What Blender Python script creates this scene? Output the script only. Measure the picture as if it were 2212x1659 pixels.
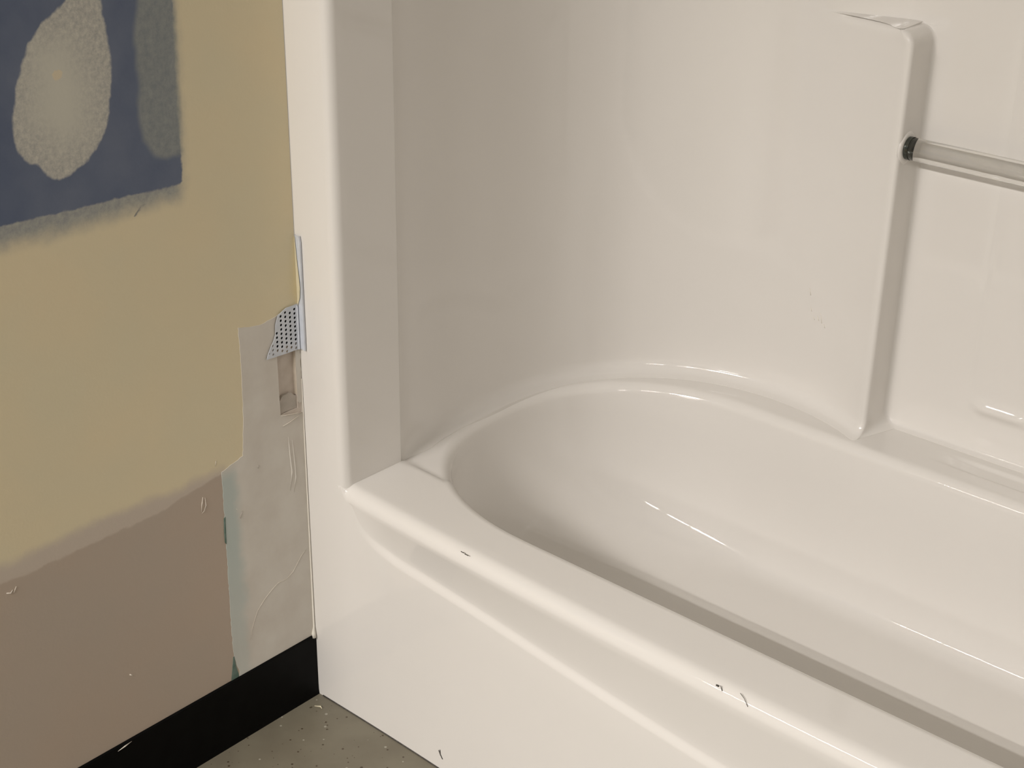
import bpy, bmesh, math, random
import numpy as np
from mathutils import Matrix, Vector

for o in list(bpy.data.objects):
    bpy.data.objects.remove(o)
C = bpy.context.scene.collection
SC = bpy.context.scene
R = math.radians
random.seed(4)

# ------------------------------------------------------------------ camera
cam_d = bpy.data.cameras.new('camera')
cam_d.sensor_fit = 'HORIZONTAL'
cam_d.sensor_width = 36.0
cam_d.lens = 36.0 * 3312.08 / 2212.0
cam_d.clip_start = 0.02
cam = bpy.data.objects.new('camera', cam_d)
C.objects.link(cam)
yaw, pit, rol = R(41.1575), R(25.5826), R(0.85527)
fw = Vector((-math.sin(yaw) * math.cos(pit), math.cos(yaw) * math.cos(pit), -math.sin(pit)))
ri = fw.cross(Vector((0, 0, 1))).normalized()
up = ri.cross(fw)
r2 = ri * math.cos(rol) + up * math.sin(rol)
u2 = -ri * math.sin(rol) + up * math.cos(rol)
m = Matrix((r2, u2, -fw)).transposed().to_4x4()
m.translation = Vector((1.38825, -1.17333, 1.35641))
cam.matrix_world = m
SC.camera = cam

# ------------------------------------------------------------------ world, lights, exposure
w = bpy.data.worlds.new('world')
SC.world = w
w.use_nodes = True
w.node_tree.nodes['Background'].inputs[0].default_value = (1.0, 0.94, 0.86, 1)
w.node_tree.nodes['Background'].inputs[1].default_value = 0.05

SC.view_settings.view_transform = 'Standard'
SC.view_settings.look = 'None'
SC.view_settings.exposure = 0.0
SC.view_settings.gamma = 1.0
SC.view_settings.use_curve_mapping = False

CEIL = 2.78
def tube(x, y, power, length=1.2):
    """one ceiling fluorescent fitting: two parallel tubes"""
    for k in (-1, 1):
        l = bpy.data.lights.new('fluorescent_tube', 'AREA')
        l.shape = 'RECTANGLE'
        l.size = length
        l.size_y = 0.038
        l.energy = power
        l.color = (1.0, 0.955, 0.915)
        o = bpy.data.objects.new('fluorescent_tube', l)
        C.objects.link(o)
        o.location = (x, y + 0.09 * k, CEIL - 0.06)
for x, y, p in ((-0.75, -3.3, 15.0), (0.38, -3.3, 88.0), (1.80, -3.3, 15.0), (3.75, -3.3, 15.0), (0.3, -5.9, 36.0)):
    tube(x, y, p)

# ------------------------------------------------------------------ helpers
def link(name, me, mat=None, parent=None, smooth=False):
    o = bpy.data.objects.new(name, me)
    C.objects.link(o)
    if mat:
        me.materials.append(mat)
    if smooth:
        for p in me.polygons:
            p.use_smooth = True
    if parent:
        o.parent = parent
    return o

def tag(o, label=None, cat=None, kind=None, group=None):
    if label: o['label'] = label
    if cat: o['category'] = cat
    if kind: o['kind'] = kind
    if group: o['group'] = group
    return o

def grid_mesh(name, P, close_u=False, flip=False):
    """P[i][j] -> quad mesh"""
    ni, nj = len(P), len(P[0])
    verts = [tuple(map(float, p)) for row in P for p in row]
    faces = []
    for i in range(ni if close_u else ni - 1):
        i2 = (i + 1) % ni
        for j in range(nj - 1):
            f = (i * nj + j, i2 * nj + j, i2 * nj + j + 1, i * nj + j + 1)
            faces.append(f[::-1] if flip else f)
    me = bpy.data.meshes.new(name)
    me.from_pydata(verts, [], faces)
    me.update()
    return me

def box_mesh(name, x0, x1, y0, y1, z0, z1, bevel=0.0):
    bm = bmesh.new()
    bmesh.ops.create_cube(bm, size=1)
    for v in bm.verts:
        v.co = ((x0 + x1) / 2 + v.co.x * (x1 - x0), (y0 + y1) / 2 + v.co.y * (y1 - y0), (z0 + z1) / 2 + v.co.z * (z1 - z0))
    if bevel:
        bmesh.ops.bevel(bm, geom=bm.edges[:], offset=bevel, segments=3, affect='EDGES', profile=0.5)
    me = bpy.data.meshes.new(name)
    bm.to_mesh(me); bm.free()
    return me

def tube_mesh(name, pts, r, seg=10, cap=True):
    pts = [Vector(p) for p in pts]
    rr = r if isinstance(r, (list, tuple)) else [r] * len(pts)
    bm = bmesh.new()
    rings = []
    for i, p in enumerate(pts):
        t = (pts[min(i + 1, len(pts) - 1)] - pts[max(i - 1, 0)]).normalized()
        a = t.cross(Vector((0.13, 0.31, 0.94)))
        a.normalize(); b = t.cross(a)
        rings.append([bm.verts.new(p + (a * math.cos(2 * math.pi * k / seg) + b * math.sin(2 * math.pi * k / seg)) * rr[i]) for k in range(seg)])
    for i in range(len(rings) - 1):
        for k in range(seg):
            bm.faces.new((rings[i][k], rings[i][(k + 1) % seg], rings[i + 1][(k + 1) % seg], rings[i + 1][k]))
    if cap:
        bm.faces.new(rings[0][::-1]); bm.faces.new(rings[-1])
    bmesh.ops.recalc_face_normals(bm, faces=bm.faces[:])
    me = bpy.data.meshes.new(name)
    bm.to_mesh(me); bm.free()
    return me

def sheet(name, outline, holes, thick, x_base):
    """thin sheet lying on the plane x = x_base, outline in (y, z) metres, holes = list of loops"""
    cu = bpy.data.curves.new(name + '_c', 'CURVE')
    cu.dimensions = '2D'
    cu.fill_mode = 'BOTH'
    cu.extrude = thick / 2
    for loop in [outline] + holes:
        s = cu.splines.new('POLY')
        s.points.add(len(loop) - 1)
        for p, q in zip(s.points, loop):
            p.co = (q[0], q[1], 0, 1)
        s.use_cyclic_u = True
    ob = bpy.data.objects.new(name + '_c', cu)
    C.objects.link(ob)
    dg = bpy.context.evaluated_depsgraph_get()
    me = bpy.data.meshes.new_from_object(ob.evaluated_get(dg), depsgraph=dg)
    bpy.data.objects.remove(ob)
    bpy.data.curves.remove(cu)
    me.name = name
    # local x->y, y->z, z->x
    mt = Matrix(((0, 0, 1, x_base + thick / 2), (1, 0, 0, 0), (0, 1, 0, 0), (0, 0, 0, 1)))
    me.transform(mt)
    return me

def ss(t):
    t = np.clip(t, 0, 1)
    return t * t * (3 - 2 * t)

def sd_poly(px, py, poly):
    """signed distance (negative inside) of points to a polygon"""
    poly = np.asarray(poly, float)
    d = np.full(px.shape, 1e9)
    inside = np.zeros(px.shape, bool)
    n = len(poly)
    for i in range(n):
        a, b = poly[i], poly[(i + 1) % n]
        e = b - a
        t = np.clip(((px - a[0]) * e[0] + (py - a[1]) * e[1]) / (e @ e + 1e-12), 0, 1)
        d = np.minimum(d, np.hypot(px - a[0] - t * e[0], py - a[1] - t * e[1]))
        c = ((a[1] > py) != (b[1] > py)) & (px < (b[0] - a[0]) * (py - a[1]) / (b[1] - a[1] + 1e-15) + a[0])
        inside ^= c
    return np.where(inside, -d, d)

# ------------------------------------------------------------------ materials
def new_mat(name):
    mt = bpy.data.materials.new(name)
    mt.use_nodes = True
    nt = mt.node_tree
    b = nt.nodes['Principled BSDF']
    return mt, nt, b

def N(nt, kind, **kw):
    n = nt.nodes.new(kind)
    for k, v in kw.items():
        if k.startswith('i_'):
            key = k[2:]
            key = int(key) if key.isdigit() else key.replace('_', ' ')
            n.inputs[key].default_value = v
        else:
            setattr(n, k, v)
    return n

def srgb(r, g, b, k=1.0):
    def f(c):
        c /= 255
        return (c / 12.92 if c <= 0.04045 else ((c + 0.055) / 1.055) ** 2.4) * k
    return (f(r), f(g), f(b), 1)

def noise_colour(nt, b, c1, c2, scale, detail=4, lo=0.35, hi=0.65):
    tc = N(nt, 'ShaderNodeTexCoord')
    no = N(nt, 'ShaderNodeTexNoise')
    no.inputs['Scale'].default_value = scale
    no.inputs['Detail'].default_value = detail
    nt.links.new(tc.outputs['Object'], no.inputs['Vector'])
    cr = N(nt, 'ShaderNodeValToRGB')
    cr.color_ramp.elements[0].position = lo
    cr.color_ramp.elements[1].position = hi
    cr.color_ramp.elements[0].color = c1
    cr.color_ramp.elements[1].color = c2
    nt.links.new(no.outputs['Fac'], cr.inputs['Fac'])
    nt.links.new(cr.outputs['Color'], b.inputs['Base Color'])
    return tc, no, cr

def simple(name, c1, c2, scale=30, rough=0.6, spec=0.4, bump=0.0, bscale=200):
    mt, nt, b = new_mat(name)
    tc, no, cr = noise_colour(nt, b, c1, c2, scale)
    b.inputs['Roughness'].default_value = rough
    b.inputs['Specular IOR Level'].default_value = spec
    if bump:
        n2 = N(nt, 'ShaderNodeTexNoise')
        n2.inputs['Scale'].default_value = bscale
        n2.inputs['Detail'].default_value = 5
        nt.links.new(tc.outputs['Object'], n2.inputs['Vector'])
        bp = N(nt, 'ShaderNodeBump')
        bp.inputs['Strength'].default_value = bump
        bp.inputs['Distance'].default_value = 0.001
        nt.links.new(n2.outputs['Fac'], bp.inputs['Height'])
        nt.links.new(bp.outputs['Normal'], b.inputs['Normal'])
    return mt

M = {}
# glossy gelcoat
mt, nt, b = new_mat('white_gelcoat')
noise_colour(nt, b, (0.755, 0.728, 0.690, 1), (0.765, 0.738, 0.700, 1), 6, 3)
b.inputs['Roughness'].default_value = 0.05
b.inputs['IOR'].default_value = 1.58
b.inputs['Specular IOR Level'].default_value = 0.5
M['gel'] = mt
M['room'] = simple('room_paint', (0.46, 0.44, 0.41, 1), (0.49, 0.47, 0.44, 1), 2, 0.7, 0.3)
M['ceiling'] = simple('ceiling_paint', (0.66, 0.65, 0.62, 1), (0.70, 0.69, 0.66, 1), 3, 0.8, 0.2)
M['rubber'] = simple('black_vinyl', (0.002, 0.002, 0.002, 1), (0.003, 0.003, 0.003, 1), 40, 0.5, 0.08)
M['white_paint'] = simple('white_caulk', (0.78, 0.74, 0.66, 1), (0.82, 0.78, 0.70, 1), 60, 0.5)
M['mark_dark'] = simple('dark_scuff_and_gap_shade', (0.05, 0.045, 0.04, 1), (0.09, 0.08, 0.07, 1), 300, 0.7)
M['mark_light'] = simple('pale_scuff', (0.62, 0.56, 0.48, 1), (0.72, 0.66, 0.58, 1), 300, 0.7)
M['gypsum'] = simple('gypsum', (0.42, 0.36, 0.31, 1), (0.48, 0.42, 0.37, 1), 60, 0.85, 0.2, 0.3, 500)
M['gypsum_dark'] = simple('grey_compound', (0.43, 0.39, 0.34, 1), (0.50, 0.45, 0.40, 1), 60, 0.85, 0.2, 0.4, 400)
M['green'] = simple('green_board_paper', (0.10, 0.16, 0.13, 1), (0.16, 0.22, 0.19, 1), 80, 0.85, 0.2)
M['pale_yellow'] = simple('pale_yellow_paint', (0.66, 0.60, 0.42, 1), (0.70, 0.64, 0.47, 1), 60, 0.6)
mt, nt, b = new_mat('galvanised_steel')
noise_colour(nt, b, (0.58, 0.61, 0.66, 1), (0.64, 0.67, 0.73, 1), 90, 3)
b.inputs['Metallic'].default_value = 0.0
b.inputs['Roughness'].default_value = 0.38
M['zinc'] = mt
mt, nt, b = new_mat('clear_acrylic')
b.inputs['Base Color'].default_value = (0.97, 0.97, 0.96, 1)
b.inputs['Transmission Weight'].default_value = 1.0
b.inputs['Roughness'].default_value = 0.02
b.inputs['IOR'].default_value = 1.49
M['acrylic'] = mt
mt, nt, b = new_mat('dark_chrome')
noise_colour(nt, b, (0.10, 0.11, 0.10, 1), (0.14, 0.15, 0.14, 1), 50)
b.inputs['Metallic'].default_value = 0.9
b.inputs['Roughness'].default_value = 0.18
M['cap'] = mt

# sheet-vinyl floor with dark flecks
mt, nt, b = new_mat('speckled_vinyl_floor')
tc, no, cr = noise_colour(nt, b, (0.165, 0.145, 0.105, 1), (0.195, 0.175, 0.128, 1), 14, 5)
vo = N(nt, 'ShaderNodeTexVoronoi')
vo.inputs['Scale'].default_value = 150
nt.links.new(tc.outputs['Object'], vo.inputs['Vector'])
rnd = N(nt, 'ShaderNodeSeparateColor')
nt.links.new(vo.outputs['Color'], rnd.inputs['Color'])
sz = N(nt, 'ShaderNodeMath', operation='MULTIPLY'); sz.inputs[1].default_value = 0.30
pw = N(nt, 'ShaderNodeMath', operation='POWER'); pw.inputs[1].default_value = 3.0
nt.links.new(rnd.outputs['Red'], pw.inputs[0])
nt.links.new(pw.outputs[0], sz.inputs[0])
lt = N(nt, 'ShaderNodeMath', operation='LESS_THAN')
nt.links.new(vo.outputs['Distance'], lt.inputs[0])
nt.links.new(sz.outputs[0], lt.inputs[1])
pick = N(nt, 'ShaderNodeMath', operation='GREATER_THAN'); pick.inputs[1].default_value = 0.22
nt.links.new(rnd.outputs['Green'], pick.inputs[0])
fleck = N(nt, 'ShaderNodeMix', data_type='RGBA')
fleck.inputs[6].default_value = (0.36, 0.34, 0.28, 1)
fleck.inputs[7].default_value = (0.07, 0.05, 0.03, 1)
nt.links.new(pick.outputs[0], fleck.inputs[0])
mx = N(nt, 'ShaderNodeMix', data_type='RGBA')
nt.links.new(lt.outputs[0], mx.inputs[0])
nt.links.new(cr.outputs['Color'], mx.inputs[6])
nt.links.new(fleck.outputs[2], mx.inputs[7])
nt.links.new(mx.outputs[2], b.inputs['Base Color'])
b.inputs['Roughness'].default_value = 0.45
M['floor'] = mt

# joint compound with a strip of blue-green board paper at its free edge
mt, nt, b = new_mat('joint_compound')
tc, no, cr = noise_colour(nt, b, (0.62, 0.575, 0.515, 1), (0.69, 0.655, 0.595, 1), 16, 5)
sp = N(nt, 'ShaderNodeSeparateXYZ')
nt.links.new(tc.outputs['Object'], sp.inputs[0])
n2 = N(nt, 'ShaderNodeTexNoise'); n2.inputs['Scale'].default_value = 24; n2.inputs['Detail'].default_value = 4
nt.links.new(tc.outputs['Object'], n2.inputs['Vector'])
jit = N(nt, 'ShaderNodeMapRange')
jit.inputs['From Min'].default_value = 0.3; jit.inputs['From Max'].default_value = 0.7
jit.inputs['To Min'].default_value = -0.006; jit.inputs['To Max'].default_value = 0.006
nt.links.new(n2.outputs['Fac'], jit.inputs['Value'])
ya = N(nt, 'ShaderNodeMath', operation='ADD')
nt.links.new(sp.outputs['Y'], ya.inputs[0]); nt.links.new(jit.outputs['Result'], ya.inputs[1])
fy = N(nt, 'ShaderNodeMapRange', interpolation_type='SMOOTHSTEP')
fy.inputs['From Min'].default_value = -0.107; fy.inputs['From Max'].default_value = -0.127
nt.links.new(ya.outputs[0], fy.inputs['Value'])
fz = N(nt, 'ShaderNodeMapRange', interpolation_type='SMOOTHSTEP')
fz.inputs['From Min'].default_value = 0.425; fz.inputs['From Max'].default_value = 0.40
nt.links.new(sp.outputs['Z'], fz.inputs['Value'])
fb = N(nt, 'ShaderNodeMapRange')
fb.inputs['From Min'].default_value = 0.10; fb.inputs['From Max'].default_value = 0.30
fb.inputs['To Min'].default_value = 0.45; fb.inputs['To Max'].default_value = 1.0
nt.links.new(sp.outputs['Z'], fb.inputs['Value'])
fm = N(nt, 'ShaderNodeMath', operation='MULTIPLY')
nt.links.new(fy.outputs['Result'], fm.inputs[0]); nt.links.new(fz.outputs['Result'], fm.inputs[1])
fm2 = N(nt, 'ShaderNodeMath', operation='MULTIPLY')
nt.links.new(fm.outputs[0], fm2.inputs[0]); nt.links.new(fb.outputs['Result'], fm2.inputs[1])
mx = N(nt, 'ShaderNodeMix', data_type='RGBA')
mx.inputs[7].default_value = (0.49, 0.54, 0.51, 1)
nt.links.new(fm2.outputs[0], mx.inputs[0]); nt.links.new(cr.outputs['Color'], mx.inputs[6])
nt.links.new(mx.outputs[2], b.inputs['Base Color'])
b.inputs['Roughness'].default_value = 0.6
b.inputs['Specular IOR Level'].default_value = 0.3
st = N(nt, 'ShaderNodeMapping')
st.inputs['Scale'].default_value = (40, 40, 7)
nt.links.new(tc.outputs['Object'], st.inputs['Vector'])
n3 = N(nt, 'ShaderNodeTexNoise'); n3.inputs['Scale'].default_value = 1.0; n3.inputs['Detail'].default_value = 3
nt.links.new(st.outputs['Vector'], n3.inputs['Vector'])
bp = N(nt, 'ShaderNodeBump'); bp.inputs['Strength'].default_value = 0.25; bp.inputs['Distance'].default_value = 0.002
nt.links.new(n3.outputs['Fac'], bp.inputs['Height']); nt.links.new(bp.outputs['Normal'], b.inputs['Normal'])
M['compound'] = mt

# painted stub wall: distances to each paint edge are stored on the mesh, the edges are roughened here
mt, nt, b = new_mat('practice_painted_wall')
tc = N(nt, 'ShaderNodeTexCoord')
def attr(n):
    a = N(nt, 'ShaderNodeAttribute'); a.attribute_name = n
    return a.outputs['Fac']
def noise(scale, detail=4, rough=0.5):
    n = N(nt, 'ShaderNodeTexNoise')
    n.inputs['Scale'].default_value = scale; n.inputs['Detail'].default_value = detail
    n.inputs['Roughness'].default_value = rough
    nt.links.new(tc.outputs['Object'], n.inputs['Vector'])
    return n.outputs['Fac']
def math_(op, a, bb):
    n = N(nt, 'ShaderNodeMath', operation=op)
    for i, v in enumerate((a, bb)):
        if isinstance(v, (int, float)): n.inputs[i].default_value = v
        else: nt.links.new(v, n.inputs[i])
    return n.outputs[0]
def edge(sd, width, amp, scale, shift=0.0, detail=4):
    """1 inside the shape, 0 outside, edge `width` metres wide and wobbled by noise"""
    v = math_('ADD', sd, math_('MULTIPLY', math_('SUBTRACT', noise(scale, detail), 0.5), amp))
    mr = N(nt, 'ShaderNodeMapRange', interpolation_type='SMOOTHSTEP')
    mr.inputs['From Min'].default_value = shift + width / 2
    mr.inputs['From Max'].default_value = shift - width / 2
    nt.links.new(v, mr.inputs['Value'])
    return mr.outputs['Result']
def mix(f, a, c):
    n = N(nt, 'ShaderNodeMix', data_type='RGBA')
    if isinstance(f, (int, float)): n.inputs[0].default_value = f
    else: nt.links.new(f, n.inputs[0])
    for i, v in ((6, a), (7, c)):
        if isinstance(v, tuple): n.inputs[i].default_value = v
        else: nt.links.new(v, n.inputs[i])
    return n.outputs[2]
def stretch(v, lo, hi):
    mr = N(nt, 'ShaderNodeMapRange')
    mr.inputs['From Min'].default_value = lo; mr.inputs['From Max'].default_value = hi
    nt.links.new(v, mr.inputs['Value'])
    return mr.outputs['Result']
BEIGE1, BEIGE2 = (0.735, 0.635, 0.435, 1), (0.705, 0.63, 0.445, 1)
TAUPE1, TAUPE2 = (0.475, 0.385, 0.31, 1), (0.455, 0.385, 0.32, 1)
NAVY1, NAVY2 = (0.105, 0.132, 0.205, 1), (0.145, 0.172, 0.24, 1)
GREY1, GREY2 = (0.36, 0.36, 0.33, 1), (0.49, 0.475, 0.42, 1)
col = mix(stretch(noise(7, 3), 0.35, 0.65), BEIGE1, BEIGE2)
# taupe dado with a thin, half covering first coat above it
soft = edge(attr('sd_taupe_soft'), 0.020, 0.020, 30)
col = mix(soft, col, (0.56, 0.485, 0.41, 1))
hard = edge(attr('sd_taupe'), 0.004, 0.009, 60)
col = mix(hard, col, mix(stretch(noise(5, 3), 0.35, 0.65), TAUPE1, TAUPE2))
# blue square with its dry-brushed fringe
band = edge(attr('sd_band'), 0.030, 0.016, 40)
col = mix(band, col, mix(stretch(noise(150, 5, 0.7), 0.35, 0.7), (0.28, 0.29, 0.29, 1), (0.40, 0.40, 0.36, 1)))
blue = edge(attr('sd_blue'), 0.003, 0.007, 90)
col = mix(blue, col, mix(stretch(noise(14, 5), 0.35, 0.7), NAVY1, NAVY2))
strip = edge(attr('sd_strip'), 0.010, 0.008, 60)
col = mix(math_('MULTIPLY', strip, 0.85), col, mix(stretch(noise(120, 5, 0.75), 0.35, 0.68), (0.23, 0.25, 0.25, 1), (0.32, 0.335, 0.315, 1)))
oval = edge(attr('sd_oval'), 0.004, 0.008, 70)
sponge = mix(stretch(noise(170, 6, 0.75), 0.38, 0.66), (0.38, 0.375, 0.355, 1), (0.59, 0.57, 0.50, 1))
sponge = mix(edge(attr('sd_core'), 0.06, 0.02, 30), sponge, (0.58, 0.565, 0.49, 1))
col = mix(oval, col, sponge)
col = mix(edge(attr('sd_spot'), 0.002, 0.004, 120), col, (0.66, 0.58, 0.43, 1))
col = mix(edge(attr('sd_tick'), 0.002, 0.002, 120), col, (0.16, 0.17, 0.19, 1))
col = mix(edge(attr('sd_slot'), 0.001, 0.0, 60), col, mix(stretch(noise(70, 4), 0.35, 0.65), (0.54, 0.47, 0.405, 1), (0.61, 0.54, 0.475, 1)))
nt.links.new(col, b.inputs['Base Color'])
b.inputs['Roughness'].default_value = 0.55
b.inputs['Specular IOR Level'].default_value = 0.3
bp = N(nt, 'ShaderNodeBump'); bp.inputs['Strength'].default_value = 0.15; bp.inputs['Distance'].default_value = 0.0008
nt.links.new(noise(260, 3), bp.inputs['Height']); nt.links.new(bp.outputs['Normal'], b.inputs['Normal'])
M['wall'] = mt

# ------------------------------------------------------------------ the room
X0, X1, Y0, Y1 = -3.2, 5.4, -7.2, 0.82
struct = lambda n, me, mat, lab=None: tag(link(n, me, mat), lab, None, 'structure')
struct('floor', box_mesh('floor', X0, X1, Y0, Y1, -0.1, 0), M['floor'], 'olive grey vinyl floor with fine dark flecks')
struct('ceiling', box_mesh('ceiling', X0, X1, Y0, Y1, CEIL, CEIL + 0.1), M['ceiling'], 'plain off-white ceiling')
struct('wall_back', box_mesh('wall_back', X0, X1, Y1, Y1 + 0.1, 0, CEIL), M['room'])
struct('wall_front', box_mesh('wall_front', X0, X1, Y0 - 0.1, Y0, 0, CEIL), M['room'])
struct('wall_far_left', box_mesh('wall_far_left', X0 - 0.1, X0, Y0, Y1, 0, CEIL), M['room'])
struct('wall_right', box_mesh('wall_right', X1, X1 + 0.1, Y0, Y1, 0, CEIL), M['room'])
struct('wall_alcove_end', box_mesh('wall_alcove_end', 1.535, 1.65, -0.02, Y1, 0, CEIL), M['room'])

# stub wall beside the tub: front skin is a fine grid with a shallow slot where a bead was pulled off
STUB = -0.85
mm = lambda L: [(a / 1000, c / 1000) for a, c in L]
SL_Y, SL_Z, SL_D = (-0.0395, -0.0092), (0.4605, 0.552), 0.0055
ys = sorted(set([STUB, -0.7, -0.6] + list(np.round(np.arange(-0.56, -0.0005, 0.005), 5)) + [SL_Y[0], SL_Y[0] + 1e-5, SL_Y[1] - 1e-5, SL_Y[1], -0.001]))
zs = sorted(set([0.0, 0.05] + list(np.round(np.arange(0.09, 1.11, 0.005), 5)) + [SL_Z[0], SL_Z[0] + 1e-5, SL_Z[1] - 1e-5, SL_Z[1], 1.3, 1.7, 2.2, CEIL]))
P = []
for y in ys:
    row = []
    for z in zs:
        ins = SL_Y[0] < y < SL_Y[1] and SL_Z[0] < z < SL_Z[1]
        row.append((-SL_D if ins else 0.0, y, z))
    P.append(row)
me = grid_mesh('wall_left', P)
# body: back, end and top closing faces
bm = bmesh.new(); bm.from_mesh(me)
tmp = box_mesh('stub_body', -0.115, -0.008, STUB, 0.0, 0, CEIL)
bm.from_mesh(tmp)
e0, e1 = [bm.verts.new((x, STUB, z)) for x, z in ((-0.008, 0), (-0.008, CEIL))], [bm.verts.new((0, STUB, z)) for z in (0, CEIL)]
bm.faces.new((e0[0], e1[0], e1[1], e0[1]))
f0, f1 = [bm.verts.new((-0.008, 0.0, z)) for z in (0, CEIL)], [bm.verts.new((0, -0.001, z)) for z in (0, CEIL)]
bm.faces.new((f1[0], f0[0], f0[1], f1[1]))
bm.to_mesh(me); bm.free()
wall = link('wall_left', me, M['wall'])
tag(wall, 'beige painted wall with blue square, taupe lower band and bare patch at the edge', None, 'structure')
co = np.array([v.co[:] for v in me.vertices])
py, pz = co[:, 1], co[:, 2]
blue = mm([(-700, 812), (-394.8, 810.6), (-339.9, 808.3), (-282.3, 806.4), (-252.2, 806), (-203.0, 803.2), (-161.5, 802.2), (-161.1, 838.0), (-161.0, 881.0), (-159.3, 932.9), (-155.4, 1008.4), (-155, 1300), (-700, 1300)])
band = mm([(-700, 788), (-399.0, 788), (-343.6, 786), (-285.4, 786), (-223.9, 788), (-165.2, 786), (-162, 805), (-159.5, 906.6), (-155.2, 1008.2), (-155, 1310), (-700, 1310)])
oval = mm([(-245.5, 1021.4), (-245.0, 1006.9), (-241.9, 974.8), (-241.0, 947.5), (-245.7, 923.3), (-253.2, 889.3), (-268.9, 866.9), (-281.9, 856.9), (-297.6, 847.6), (-312.5, 843.4), (-324.8, 844.7), (-333.8, 853.4), (-339.1, 863.2), (-356.1, 872.0), (-363.8, 882.7), (-365.3, 902.6), (-364.1, 921.7), (-354.3, 953.4), (-339.0, 986.1), (-318.2, 1008.6), (-294.7, 1021.4), (-283, 1032), (-262, 1038)])
strip = mm([(-200.2, 1016), (-209.8, 977.0), (-208.3, 941.7), (-212.1, 891.2), (-209.2, 861.8), (-195.8, 841.4), (-180.5, 835.9), (-158.5, 836.7), (-157.3, 881.0), (-154.7, 958.2), (-153.6, 1008.6), (-155, 1060), (-200, 1060)])
taupe_soft = mm([(-900, 421), (-451.8, 421), (-392.0, 422), (-329.2, 425), (-263.9, 422), (-195.2, 420), (-136, 420), (-136, 0), (-900, 0)])
taupe = mm([(-900, 402), (-455.0, 400.9), (-419.8, 397.8), (-395.3, 398.9), (-313.0, 399.4), (-239.2, 399.4), (-196.5, 406), (-136, 415), (-136, 0), (-900, 0)])
core = mm([(-330, 985), (-290, 985), (-272, 940), (-280, 890), (-310, 880), (-340, 915)])
spot = [(-0.307 + 0.006 * math.cos(a) , 0.9534 + 0.006 * math.sin(a)) for a in np.linspace(0, 2 * math.pi, 12, endpoint=False)]
tick = mm([(-213, 792), (-216, 793), (-232, 780), (-229, 779)])
slot = [(SL_Y[0] - .0002, SL_Z[0] - 0.012), (-0.0012, SL_Z[0] - 0.012), (-0.0012, 0.475), (SL_Y[1] + .0002, 0.478), (SL_Y[1] + .0002, SL_Z[1]), (SL_Y[0] - .0002, SL_Z[1])]
for nm, poly in (('sd_blue', blue), ('sd_band', band), ('sd_oval', oval), ('sd_strip', strip), ('sd_taupe_soft', taupe_soft), ('sd_taupe', taupe),
                 ('sd_core', core), ('sd_spot', spot), ('sd_tick', tick), ('sd_slot', slot)):
    a = me.attributes.new(nm, 'FLOAT', 'POINT')
    a.data.foreach_set('value', sd_poly(py, pz, poly).astype(np.float32))

def rough_loop(loop, step=0.004, amp=0.0006, seed=1, closed=True):
    rnd_ = random.Random(seed)
    out = []
    n = len(loop)
    for i in range(n):
        a, c = Vector(loop[i]), Vector(loop[(i + 1) % n])
        L = (c - a).length
        k = max(1, int(L / step))
        nrm = Vector((-(c - a).y, (c - a).x)) / max(L, 1e-9)
        for j in range(k):
            p = a.lerp(c, j / k)
            if j:
                p = p + nrm * rnd_.uniform(-amp, amp)
            out.append((p.x, p.y))
    return out

comp = mm([(-97.4, 602.1), (-78.8, 597.4), (-64.2, 595.3), (-41.8, 598), (-1.2, 606), (-1.0, 441.0), (-1.0, 375.2), (-1.2, 235.1), (-1.6, 106), (-1.6, 96), (-142, 96), (-134, 108), (-138.3, 118.5), (-141.6, 135.4), (-142.7, 151.0), (-142.0, 224.1), (-139.6, 342.8), (-139.2, 417.0), (-124.0, 421.5), (-104.1, 426.4), (-99.1, 480.6), (-96.9, 544.3)])
slot_hole = mm([(-39.5, 553), (-9.2, 553), (-8.9, 470), (-6.0, 466.5), (-3.2, 467), (-3.4, 452), (-20, 455), (-39.0, 460.5)])
o = link('joint_compound', sheet('joint_compound', rough_loop(comp, seed=3), [slot_hole], 0.0005, 0.0), M['compound'], wall)
o['label'] = 'pale grey joint compound with blue green paper edge'
o = link('torn_paper', sheet('torn_paper', mm([(-141.5, 137), (-143.2, 137), (-150, 97), (-136, 97), (-137, 108), (-140, 120)]), [], 0.0005, 0.0), M['green'], wall)
o = link('torn_paper', sheet('torn_paper', mm([(-138.8, 352), (-141, 350), (-142.2, 330), (-142.0, 315), (-140.4, 312), (-139.6, 330)]), [], 0.0009, 0.0), M['green'], wall)
o = link('compound_fill', sheet('compound_fill', rough_loop(mm([(-39.3, 478), (-34, 484), (-20, 486), (-9.4, 478), (-9.4, 461), (-39.3, 461)]), 0.004, 0.001, 8), [], 0.004, -SL_D), M['gypsum_dark'], wall)
# torn paper lip and hairline crack
o = link('paper_lip', tube_mesh('paper_lip', [(0.001, -0.0385, 0.4595), (0.0018, -0.028, 0.4575), (0.0016, -0.014, 0.4545), (0.001, -0.0035, 0.4525)], [.0003, .0007, .0006, .0003], 6), M['mark_light'], wall, True)
o = link('paper_lip', tube_mesh('paper_lip', [(0.001, -0.037, 0.444), (0.0014, -0.026, 0.4455), (0.0014, -0.012, 0.449), (0.001, -0.0035, 0.4515)], [.0003, .0005, .0005, .0003], 6), M['mark_light'], wall, True)
crack = [(-9.5, 244.2), (-17.4, 238.2), (-33.6, 219.7), (-45, 214.5), (-50.5, 213.6), (-60.1, 215), (-72, 209), (-85.5, 200), (-98.5, 188.0), (-108.2, 168), (-113, 150)]
link('crack', tube_mesh('crack', [(0.0008, a / 1000, c / 1000) for a, c in crack], [.0002, .0003, .0003, .0002, .0002, .0003, .0003, .0003, .0002, .0002, .0001], 6), M['mark_light'], wall, True)
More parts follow.
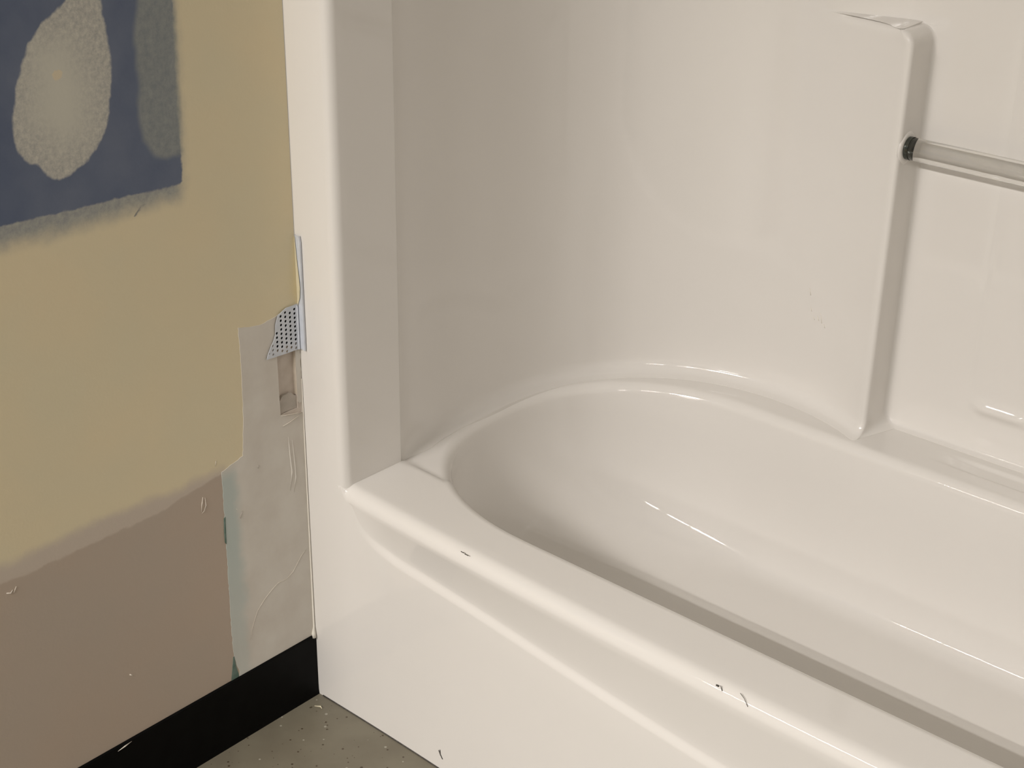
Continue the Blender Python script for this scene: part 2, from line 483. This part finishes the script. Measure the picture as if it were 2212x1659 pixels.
for pts, rad in (([(-170.5, 394), (-173, 384), (-174.5, 374)], .0007), ([(-167.5, 392), (-167, 381), (-170, 374), (-174, 372)], .0006), ([(-146, 436), (-148, 429)], .0006),
                 ([(-303, 195), (-299, 191)], .0016), ([(-449, 386), (-444, 383.5), (-441, 387)], .0010), ([(-440, 383), (-436, 389)], .0009),
                 ([(-120, 356), (-118, 350)], .0006), ([(-66, 352), (-61, 360)], .0004)):
    link('scratch', tube_mesh('scratch', [(0.0003, a / 1000, c / 1000) for a, c in pts], [rad * .6] + [rad] * (len(pts) - 2) + [rad * .4], 6), M['mark_light'], wall, True)
for pts in ([(-116, 340), (-111, 349)], [(-82, 400), (-80, 404)]):
    link('scuff', tube_mesh('scuff', [(0.0008, a / 1000, c / 1000) for a, c in pts], .0005, 6), M['gypsum_dark'], wall, True)
# trowel ridges in the compound
for pts in ([(-28, 425), (-27, 400), (-25, 372), (-30, 345)], [(-22, 418), (-20, 390), (-19, 362), (-24, 340)]):
    link('ridge', tube_mesh('ridge', [(0.0002, a / 1000, c / 1000) for a, c in pts], [.0004, .0012, .0013, .0004], 8), M['compound'], wall, True)
# caulk bead in the corner
link('caulk', tube_mesh('caulk', [(0.0012, -0.0012, 0.50), (0.0012, -0.0014, 0.40), (0.0014, -0.0016, 0.25), (0.0016, -0.0020, 0.115), (0.0024, -0.0036, 0.105), (0.003, -0.004, 0.098)], [.0004, .0009, .0011, .0013, .0030, .003], 8), M['white_paint'], wall, True)

# baseboard: black vinyl cove base with a small toe
prof = [(0.0, 0.1016), (0.0018, 0.1016), (0.0030, 0.1004), (0.0032, 0.0985), (0.0032, 0.016), (0.0034, 0.008), (0.0042, 0.0018), (0.0046, 0.0), (0.0, 0.0)]
Pb = [[(x, y, z) for x, z in prof] for y in np.linspace(STUB, -0.0003, 30)]
bb = link('baseboard_left', grid_mesh('baseboard_left', Pb), M['rubber'])
tag(bb, 'black vinyl cove baseboard along the painted wall', None, 'structure')
link('paint_chip', tube_mesh('paint_chip', [(0.0030, -0.3345, 0.0950), (0.0033, -0.324, 0.0968), (0.0030, -0.313, 0.0984)], [.0003, .0011, .0003], 6), M['mark_light'], bb, True)

# ------------------------------------------------------------------ corner bead torn off the wall edge
bead = bpy.data.objects.new('corner_bead', None)
C.objects.link(bead)
tag(bead, 'bare perforated metal corner bead peeling off the wall edge above the slot', 'corner bead')
out = mm([(-2.2, 606), (-2.2, 543.6), (-28, 544.4), (-57.5, 546.0), (-55, 552), (-50.2, 560.5), (-44.9, 567.6), (-41.2, 576), (-40.2, 588.7), (-35.9, 599.7), (-22.2, 606)])
holes = []
cols = [-8.6, -16.2, -23.8, -31.4, -39.0, -46.6, -52.4]
outn = np.array(out)
for ci, yc in enumerate(cols):
    for k in range(14):
        zc = 600.4 - 5.95 * k - (2.98 if ci % 2 else 0)
        c_ = np.array([yc / 1000, zc / 1000])
        rr = 0.00185 if ci < 5 else (0.0017 if ci == 5 else 0.0011)
        if sd_poly(c_[:1], c_[1:], out)[0] < -rr - 0.0002:
            holes.append([(c_[0] + rr * math.cos(a), c_[1] + rr * math.sin(a)) for a in np.linspace(0, 2 * math.pi, 12, endpoint=False)])
o = link('perforated_leg', sheet('perforated_leg', out, holes, 0.0007, 0.0018), M['zinc'], bead)
o['label'] = 'grey metal leg full of small round holes'
link('hole_shade_backing', sheet('hole_shade_backing', mm([(-2.4, 604), (-2.4, 553.5), (-40, 553.5), (-39.6, 588), (-35, 599)]), [], 0.0004, 0.0009), M['rubber'], bead)  # black sheet added behind the leg, its colour stands for shade in the holes
nose = [(0.0018, -0.0056, 0.0), (0.0034, -0.0046, 0), (0.0040, -0.0036, 0), (0.0032, -0.0026, 0), (0.0024, -0.0022, 0), (0.0026, -0.0008, 0)]
z_top = lambda i: 0.6035 + 0.001 * math.sin(i * 2.1)
link('nose', grid_mesh('nose', [[(a, c, 0.5435 + (z_top(i) - 0.5435) * t) for t in np.linspace(0, 1, 12)] for i, (a, c, _) in enumerate(nose)], flip=True), M['zinc'], bead, True)
leg2 = []
for t in np.linspace(0, 1, 20):
    z = 0.5435 + (0.6985 - 0.5435) * t
    xo = 0.0128 if t < 0.97 else 0.0115
    leg2.append([(0.0004, -0.0006, z), (0.0035, -0.0022, z), (xo - 0.0012, -0.0030, z), (xo, -0.0034, z), (xo + 0.0003, -0.0012, z), (xo - 0.001, -0.0006, z)])
link('face_leg', grid_mesh('face_leg', leg2), M['zinc'], bead)
py_ = [[(0.0000, -0.0014, 0.6035), (0.0030, -0.0030, 0.6035)], [(0.0002, -0.0014, 0.612), (0.0085, -0.0041, 0.616)], [(0.0002, -0.0014, 0.628), (0.0102, -0.0043, 0.630)],
       [(0.0002, -0.0014, 0.645), (0.0088, -0.0041, 0.645)], [(0.0002, -0.0014, 0.66), (0.0066, -0.0036, 0.66)], [(0.0002, -0.0014, 0.68), (0.0048, -0.0033, 0.68)], [(0.0002, -0.0014, 0.696), (0.0032, -0.0029, 0.696)]]
o = link('paint_film', grid_mesh('paint_film', py_, flip=True), M['pale_yellow'], bead)
o['label'] = 'flake of pale yellow paint'

# ------------------------------------------------------------------ one-piece tub and shower surround
LEN = 1.524
unit = bpy.data.objects.new('bathtub_surround', None)
C.objects.link(unit)
tag(unit, 'glossy white one-piece bathtub with moulded shower walls and grab bar', 'bathtub')
ZR = 0.365
TOPZ = 1.86
def mirror_x(x): return np.minimum(x, LEN - x)

def deck_dz(x, y):
    """shallow relief of the deck: lower behind the front rim, small step at the back"""
    xm = mirror_x(x)
    d = -0.0045 * ss((y - (0.103 - 0.04 * (xm - 0.1))) / 0.010)
    d = d - 0.0035 * (ss((y - 0.606) / 0.007) - ss((y - 0.635) / 0.007)) * ss((xm - 0.615) / 0.03)
    return d

# --- basin outline (super-ellipse ends joined by straights)
CX, CY, A_, B_, NE = 0.335, 0.318, 0.268, 0.247, 2.25
def basin_outline():
    pts = []
    th = np.linspace(math.pi / 2, 3 * math.pi / 2, 97)
    for t in th:   # left end, from back (y+) round to front
        c, s = math.cos(t), math.sin(t)
        pts.append((CX + A_ * math.copysign(abs(c) ** (2 / NE), c), CY + B_ * math.copysign(abs(s) ** (2 / NE), s)))
    n = 40
    L2 = LEN - 2 * CX
    for k in range(1, n):
        x = CX + L2 * k / n
        pts.append((x, CY - B_))
    for t in th[::-1]:
        c, s = math.cos(t), math.sin(t)
        pts.append((LEN - CX - A_ * math.copysign(abs(c) ** (2 / NE), c), CY + B_ * math.copysign(abs(s) ** (2 / NE), s)))
    pts = pts[:-0] if False else pts
    for k in range(1, n):
        x = LEN - CX - L2 * k / n
        pts.append((x, CY + B_))
    return np.array(pts)
B = basin_outline()
nB = len(B)
tang = np.roll(B, -1, 0) - np.roll(B, 1, 0)
tang /= np.linalg.norm(tang, axis=1)[:, None]
nout = np.stack([tang[:, 1], -tang[:, 0]], 1)      # outward for counter-clockwise order
if ((B - np.array([LEN / 2, CY])) * nout).sum() < 0:
    nout = -nout
# rings
def rect_hit(p, d, x0=0.012, x1=LEN - 0.012, y0=0.030, y1=0.735):
    t = 1e9
    if d[0] > 1e-9: t = min(t, (x1 - p[0]) / d[0])
    if d[0] < -1e-9: t = min(t, (x0 - p[0]) / d[0])
    if d[1] > 1e-9: t = min(t, (y1 - p[1]) / d[1])
    if d[1] < -1e-9: t = min(t, (y0 - p[1]) / d[1])
    return p + d * t
seg_pt = np.stack([np.clip(B[:, 0], CX, LEN - CX), np.full(nB, CY)], 1)
dirs = B - seg_pt
dirs /= np.linalg.norm(dirs, axis=1)[:, None]
LIP = 0.016
start = B + nout * LIP
outer = np.array([rect_hit(start[i], dirs[i]) for i in range(nB)])
rings = []
for f in np.linspace(1, 0, 64):
    q = start + (outer - start) * f
    z = ZR + deck_dz(q[:, 0], q[:, 1])
    rings.append(np.column_stack([q, z]))
lipz = ZR + deck_dz(start[:, 0], start[:, 1])
for a in np.linspace(0, math.pi / 2 - 0.12, 9)[1:]:
    q = B + nout * (LIP - LIP * math.sin(a))
    rings.append(np.column_stack([q, lipz - LIP * (1 - math.cos(a))]))
deck_ring_end = len(rings)
BOT = 0.112
zl = lipz - LIP * (1 - math.cos(math.pi / 2 - 0.12))
off0 = LIP - LIP * math.sin(math.pi / 2 - 0.12)
# each outline point runs down a super-elliptical section to a smaller floor outline;
# the two ends lean back much further than the long sides
CXI, AI, BI = 0.50, 0.195, B_ - 0.066
def floor_outline():
    pts = []
    th = np.linspace(math.pi / 2, 3 * math.pi / 2, 97)
    e = lambda v, q: math.copysign(abs(v) ** (2 / q), v)
    for t in th:
        pts.append((CXI + AI * e(math.cos(t), 2.3), CY + BI * e(math.sin(t), 2.3)))
    L2 = LEN - 2 * CXI
    for k in range(1, 40):
        pts.append((CXI + L2 * k / 40, CY - BI))
    for t in th[::-1]:
        pts.append((LEN - CXI - AI * e(math.cos(t), 2.3), CY + BI * e(math.sin(t), 2.3)))
    for k in range(1, 40):
        pts.append((LEN - CXI - L2 * k / 40, CY + BI))
    return np.array(pts)
FLO = floor_outline()
V = FLO - B
endf = np.abs(nout[:, 0])
EXPN = 4.6 - 2.4 * endf ** 1.2          # squarer section on the long sides, elliptical at the ends
for a in np.linspace(0, math.pi / 2, 34)[1:]:
    c_, s_ = max(math.cos(a), 0.0), math.sin(a)
    hc, zc = c_ ** (2 / EXPN), s_ ** (2 / EXPN)
    q = B + V * (1 - hc)[:, None] + nout * (off0 * np.clip(1 - 3 * zc, 0, 1))[:, None]
    rings.append(np.column_stack([q, zl - (zl - BOT) * zc]))
for f in (0.2, 0.45, 0.7, 0.9):
    mid = np.stack([np.clip(FLO[:, 0], CXI, LEN - CXI), np.full(nB, CY)], 1)
    q = FLO + (mid - FLO) * f
    rings.append(np.column_stack([q, np.full(nB, BOT - 0.004 * f)]))
arr = np.array(rings)
def ring_part(name, a, b_, cap=False):
    Pm = [[arr[k][i] for k in range(a, b_)] for i in range(nB)]
    me = grid_mesh(name, Pm, close_u=True)
    bm = bmesh.new(); bm.from_mesh(me)
    if cap:
        bm.verts.ensure_lookup_table()
        nj = b_ - a
        try: bm.faces.new([bm.verts[i * nj + nj - 1] for i in range(nB)])
        except ValueError: pass
    bmesh.ops.recalc_face_normals(bm, faces=bm.faces[:])
    up_ = sum((f.normal.z * f.calc_area() for f in bm.faces))
    if up_ < 0:
        bmesh.ops.reverse_faces(bm, faces=bm.faces[:])
    bm.to_mesh(me); bm.free()
    return link(name, me, M['gel'], unit, True)
o = ring_part('basin', 0, len(arr), True)
o['label'] = 'white bathtub basin and flat deck around it'
# drain
o = link('drain', tube_mesh('drain', [(LEN - 0.30, CY, BOT - 0.003), (LEN - 0.30, CY, BOT + 0.0015)], [0.032, 0.030], 24), M['cap'], unit)

# --- apron
RIM_R = 0.019
def rim_y(x):
    return -0.0215 * np.clip(1 - ((x - LEN / 2) / 0.682) ** 2, 0, None)
st_x = np.array([0, 0.074, 0.083, 0.09, 0.1, 0.13, 0.169, 0.291, 0.52, 0.69, 0.80])
st_z = np.array([0.365, 0.365, 0.348, 0.330, 0.312, 0.298, 0.290, 0.282, 0.264, 0.251, 0.246])
def style_z(x):
    return np.interp(mirror_x(x), st_x, st_z)
def recess(x):
    return 0.0042 * ss((mirror_x(x) - 0.086) / 0.08)
def skirt_y(x):
    return -0.0145 * ss((mirror_x(x) - 0.08) / 0.62)
xs = np.unique(np.concatenate([np.linspace(0, 0.06, 5), np.linspace(0.06, 0.20, 57), np.linspace(0.20, LEN - 0.2, 110), np.linspace(LEN - 0.2, LEN - 0.06, 30), np.linspace(LEN - 0.06, LEN, 5)]))
# smooth the style line
def smooth_style(x):
    return sum(style_z(x + d) * wgt for d, wgt in ((-.008, .2), (-.004, .2), (0, .2), (.004, .2), (.008, .2)))
P = []
for x in xs:
    zst = min(float(smooth_style(x)), ZR - RIM_R - 0.010); rc = float(recess(x)); ry = float(rim_y(x)); sk = float(skirt_y(x))
    fl = float(ss((mirror_x(x) - 0.064) / 0.012))          # 0 in the flange strip, 1 along the rim
    col_ = []
    hw = 0.0075
    z_hi = ZR - RIM_R * fl
    for z in np.concatenate([np.linspace(0.0, 1, 8)]):
        zz = z * (zst - hw)
        col_.append((x, sk, min(zz, z_hi - 0.002)))
    top = max(zst + hw, zst)
    for t in np.linspace(0, 1, 11)[1:]:
        zz = zst - hw + 2 * hw * t
        yy = sk + rc * float(ss(t))
        col_.append((x, yy, zz))
    z0_, y0_ = zst + hw, sk + rc
    for t in np.linspace(0, 1, 9)[1:]:
        zz = z0_ + (z_hi - z0_) * t
        yy = y0_ + (ry - y0_) * (t ** 1.25)
        col_.append((x, yy, zz))
    # keep monotone in z
    col_ = [(a, b__, min(c__, z_hi)) for a, b__, c__ in col_]
    for a in np.linspace(0, math.pi / 2, 9)[1:]:
        yy = ry + RIM_R * (1 - math.cos(a)) * fl
        zz = z_hi + RIM_R * math.sin(a) * fl
        col_.append((x, yy, zz))
    if fl <= 0.0:      # plain strip below the flange: rows strictly rising to the flange edge
        n_ = len(col_) + 2
        z8 = col_[7][2]
        P.append([(x, sk, c_[2]) for c_ in col_[:8]] + [(x, sk, z8 + (ZR - z8) * (k_ + 1) / (n_ - 8)) for k_ in range(n_ - 8)])
        continue
    ylast = col_[-1][1]
    for t in (0.5, 1.0):
        col_.append((x, ylast + (0.030 - ylast) * t * fl, ZR))
    P.append(col_)
o = link('apron', grid_mesh('apron', P), M['gel'], unit, True)
o['label'] = 'white apron front with soft moulded ridge below the rim'

# thin dark tube painted in as the shadow gap between apron and floor
link('floor_gap_shade', tube_mesh('floor_gap_shade', [(x, float(skirt_y(x)) - 0.0002, 0.0006) for x in np.linspace(0.012, LEN - 0.012, 40)], 0.0011, 6), M['mark_dark'], unit, True)

# --- flange with rounded inner edge and the flat return behind it
def flange(mir):
    path = [(0.0, 0.0), (0.02, 0.0), (0.045, 0.0), (0.060, 0.0)]
    r = 0.013
    for a in np.linspace(0, math.pi / 2, 10)[1:]:
        path.append((0.062 + r * math.sin(a), r * (1 - math.cos(a))))
    for t in np.linspace(0, 1, 8)[1:]:
        path.append((0.075 + 0.0015 * t, r + (0.1015 - r) * t))
    rows = [0.361, 0.363] + list(np.linspace(0.366, TOPZ, 30))
    Pf = []
    for i, (x, y) in enumerate(path):
        Pf.append([((LEN - x) if mir else x, y, z if i > 3 or z > 0.3655 else 0.365 + (z - 0.361) * 0.15) for z in rows])
    return link('flange', grid_mesh('flange', Pf, flip=mir), M['gel'], unit, True)
flange(False)
flange(True)

# --- curved surround wall
WX, WY, WA, WB = 0.340, 0.330, 0.300, 0.310
BACK = 0.665
def low_profile():
    pts = []
    t0 = 0
    # lower-left quadrant from the crease to the leftmost point
    for t in np.linspace(0, 1, 40):
        y = 0.1005 + (WY - 0.1005) * t
        q = (WY - y) / WB
        pts.append((WX - WA * max(0, 1 - q ** 3.3) ** (1 / 3.3), y))
    for t in np.linspace(0, 1, 90)[1:]:
        a = math.pi - t * math.pi / 2
        c, s = math.cos(a), math.sin(a)
        pts.append((WX + WA * math.copysign(abs(c) ** (2 / 2.1), c), WY + WB * abs(s) ** (2 / 2.1)))
    return pts
left = low_profile()                    # ends at (WX, WY+WB)
sx = (0.0765 - left[0][0])
left = [(x + sx * (1 - min(1, i / 25)), y) for i, (x, y) in enumerate(left)]
def arc_y(x):
    q = abs(x - WX) / WA
    return WY + WB * max(0, 1 - q ** 2.1) ** (1 / 2.1)
def up_y(x):                            # wall plane above and beside the column
    return WY + WB + (BACK - WY - WB) * float(ss((x - WX) / 0.14))
XE, ZT, RC = 0.4945, 0.930, 0.020       # column edge, its top and corner radius
re_, rc_ = 0.013, 0.006
# columns: (x relative to the edge, protrusion law)  f(a) -> depth removed in metres as function
cols = [(float(x), 'front') for x in np.linspace(WX, XE - re_, 40)[1:]]
for a in np.linspace(0, math.pi / 2, 9)[1:]:
    cols.append((XE - re_ + re_ * math.sin(a), ('round', re_ * (1 - math.cos(a)))))
for t in np.linspace(0, 1, 8)[1:]:
    cols.append((XE, ('side', t)))
for a in np.linspace(0, math.pi / 2, 6)[1:]:
    cols.append((XE + rc_ * (1 - math.cos(a)), ('foot', rc_ * (1 - math.sin(a)))))
GX = 0.612
rest = sorted(set(list(np.round(np.linspace(0.51, LEN / 2, 70), 4)) + list(np.round(np.linspace(GX - 0.012, GX + 0.03, 20), 4))))
cols += [(x, 'back') for x in rest if x > XE + rc_ + 0.003]
zrows = [(z, 1.0) for z in np.concatenate([[ZR - 0.012], ZR - 0.006 + np.array([0, .002, .004, .006, .009, .012, .016, .02, .025, .03]), np.linspace(ZR + 0.03, 0.408, 5), np.linspace(0.408, 0.458, 70)[1:], np.linspace(0.458, ZT - RC, 40)[1:]])]
for a in np.linspace(0, math.pi / 2, 9)[1:]:
    zrows.append((ZT - RC + RC * math.sin(a), 1.0))
# roll over the top of the column, back along the top face, then the plain wall above
for t in (0.12, 0.3, 0.5, 0.7, 0.88, 1.0):
    zrows.append((ZT + 0.0025 * t, 1.0 - t))
zrows += [(z, 0.0) for z in np.concatenate([[ZT + 0.004, ZT + 0.008], np.linspace(ZT + 0.02, TOPZ, 24)])]
FR = 0.022
def foot_in(z, fr=FR):
    h = z - (ZR - 0.004)
    if h >= fr: return 0.0
    if h <= 0: return fr
    return fr - math.sqrt(fr * fr - (fr - h) ** 2)
FB = 0.009
def back_relief(x, z):
    d = 0.0
    s = (x - GX)
    d += 0.0012 * math.exp(-(s / 0.006) ** 2) * float(ss((z - 0.42) / 0.05))     # fine vertical groove
    d -= 0.00575 * math.exp(-((z - 0.4302) / 0.0092) ** 2) * float(ss((x - 0.612) / 0.03) * ss((0.725 - x) / 0.045))
    return d
P = []
def left_cols():
    n = len(left)
    for i, (x, y) in enumerate(left):
        a = np.array(left[max(0, i - 1)]); c = np.array(left[min(n - 1, i + 1)])
        t = c - a; t /= np.linalg.norm(t)
        nin = np.array([t[1], -t[0]])
        yield x, y, nin
for x, y, nin in left_cols():
    k = float(ss((y - 0.10) / 0.06))
    P.append([(x + nin[0] * foot_in(z) * k, y + nin[1] * foot_in(z) * k, z) for z, g in zrows])
for x, law in cols:
    row = []
    for z, g in zrows:
        # corner radius of the column silhouette
        dz = z - (ZT - RC)
        cut = 0.0 if dz <= 0 else RC - math.sqrt(max(0, RC * RC - min(dz, RC) ** 2))
        U = up_y(x)
        D = (up_y(XE) - arc_y(XE))
        fi = foot_in(z)
        if law == 'front':
            y_ = arc_y(x) + (U - arc_y(x)) * (1 - g)
            # rounded top edge
            e = max(0, z - (ZT - 0.012)) if g == 1.0 else 0
            if e > 0: y_ += min(U - y_, 0.012 - math.sqrt(max(0, 0.012 ** 2 - e * e))) * float(ss((x - WX) / 0.05))
            xx = x - cut * float(ss((x - (XE - 0.06)) / 0.06))
            row.append((xx, y_ - fi, z))
        elif law == 'back':
            sh = cut * max(0, 1 - (x - XE) / 0.05)
            row.append((x - sh + fi * 0.9 * max(0.0, 1 - (x - XE - rc_) / 0.07), U + back_relief(x, z) - foot_in(z, FB), z))
        else:
            kind, val = law
            yf = arc_y(XE) 
            if kind == 'round': y_ = arc_y(x) + val * 0.9
            elif kind == 'side': y_ = (arc_y(XE) + re_ * 0.9) + (U - rc_ - arc_y(XE) - re_ * 0.9) * val
            else: y_ = U - val
            e = max(0, z - (ZT - 0.012)) if g == 1.0 else 0
            if e > 0: y_ = min(U - 0.001, max(y_, y_ + (0.012 - math.sqrt(max(0, 0.012 ** 2 - e * e))) * (1 - (val if kind == 'side' else 0)) * (0 if kind == 'foot' else 1)))
            y_ = y_ + (up_y(x) - y_) * (1 - g)
            fx = fi * 0.9 * (val if kind == 'side' else 1.0) if kind in ('side', 'foot') else 0
            row.append((x - cut + fx, y_ - foot_in(z, FR + (FB - FR) * (val if kind == 'side' else (1 if kind == 'foot' else 0))), z))
    P.append(row)
# mirrored other half
Q = [[(LEN - a, b__, c__) for a, b__, c__ in row] for row in P[::-1]]
o = link('surround_wall', grid_mesh('surround_wall', P + Q[1:] if abs(P[-1][0][0] - LEN / 2) < 1e-4 else P + Q, flip=True), M['gel'], unit, True)
o.data.set_sharp_from_angle(angle=R(48))
o['label'] = 'curved glossy white shower wall with raised column'
# top rim of the unit
link('top_flange', tube_mesh('top_flange', [(p[-1][0], p[-1][1] + 0.004, TOPZ) for p in (P + Q)[::3]], 0.008, 6), M['gel'], unit, True)

# --- grab bar
BY, BZ, BR = 0.628, 0.7765, 0.0150
bar = link('grab_bar', tube_mesh('grab_bar', [(x, BY, BZ) for x in np.linspace(XE - 0.004, LEN - XE + 0.004, 30)], BR, 40), M['acrylic'], unit, True)
bar['label'] = 'clear acrylic grab bar'
for sgn, x0 in ((1, XE), (-1, LEN - XE)):
    link('end_socket', tube_mesh('end_socket', [(x0 - 0.006 * sgn, BY, BZ), (x0 + 0.0070 * sgn, BY, BZ)], BR + 0.0004, 32, cap=False), M['cap'], bar, True)
    c_ = link('socket_rim', tube_mesh('socket_rim', [(x0 - 0.003 * sgn, BY, BZ), (x0 + 0.0005 * sgn, BY, BZ), (x0 + 0.0012 * sgn, BY, BZ)], [BR + 0.008, BR + 0.007, BR + 0.002], 32), M['gel'], bar, True)

# scuffs on the apron rim and wall
for pts, rad, mk in (([(0.2915, -0.0085, 0.3635), (0.2965, -0.0090, 0.3635)], .0005, 'mark_dark'), ([(0.298, -0.0090, 0.3630), (0.304, -0.0092, 0.3630)], .0005, 'mark_dark'),
                     ([(0.6735, -0.0165, 0.361), (0.6765, -0.0165, 0.361)], .0010, 'mark_dark'), ([(0.679, -0.0165, 0.363), (0.682, -0.0175, 0.358)], .0004, 'mark_dark'),
                     ([(0.703, -0.015, 0.3645), (0.710, -0.0175, 0.362), (0.716, -0.0195, 0.356)], .0003, 'mark_dark'),
                     ([(0.2450, -0.0028, 0.031), (0.2480, -0.003, 0.026), (0.2520, -0.003, 0.020)], .0007, 'mark_dark'), ([(0.2475, -0.003, 0.033), (0.2482, -0.003, 0.024)], .0006, 'mark_dark')):
    link('scuff', tube_mesh('scuff', pts, rad, 6), M[mk], unit, True)
for (xa, za), (xb, zb) in (((0.366, 0.540), (0.369, 0.530)), ((0.3705, 0.512), (0.3735, 0.506)), ((0.384, 0.503), (0.3875, 0.496)), ((0.389, 0.509), (0.393, 0.494)), ((0.397, 0.494), (0.399, 0.489)), ((0.377, 0.499), (0.380, 0.495))):
    link('scratch', tube_mesh('scratch', [(xa, arc_y(xa) - 0.0001, za), (xb, arc_y(xb) - 0.0001, zb)], .0005, 6), M['white_paint'], unit, True)
# flake on the floor beside the baseboard
o = link('paint_flake', tube_mesh('paint_flake', [(0.022, -0.0255, 0.0012), (0.030, -0.0215, 0.0022), (0.034, -0.0225, 0.0012)], [.0006, .0012, .0005], 6), M['pale_yellow'], None, True)
tag(o, 'tiny curled pale paint flake on the floor by the baseboard end', 'paint flake')
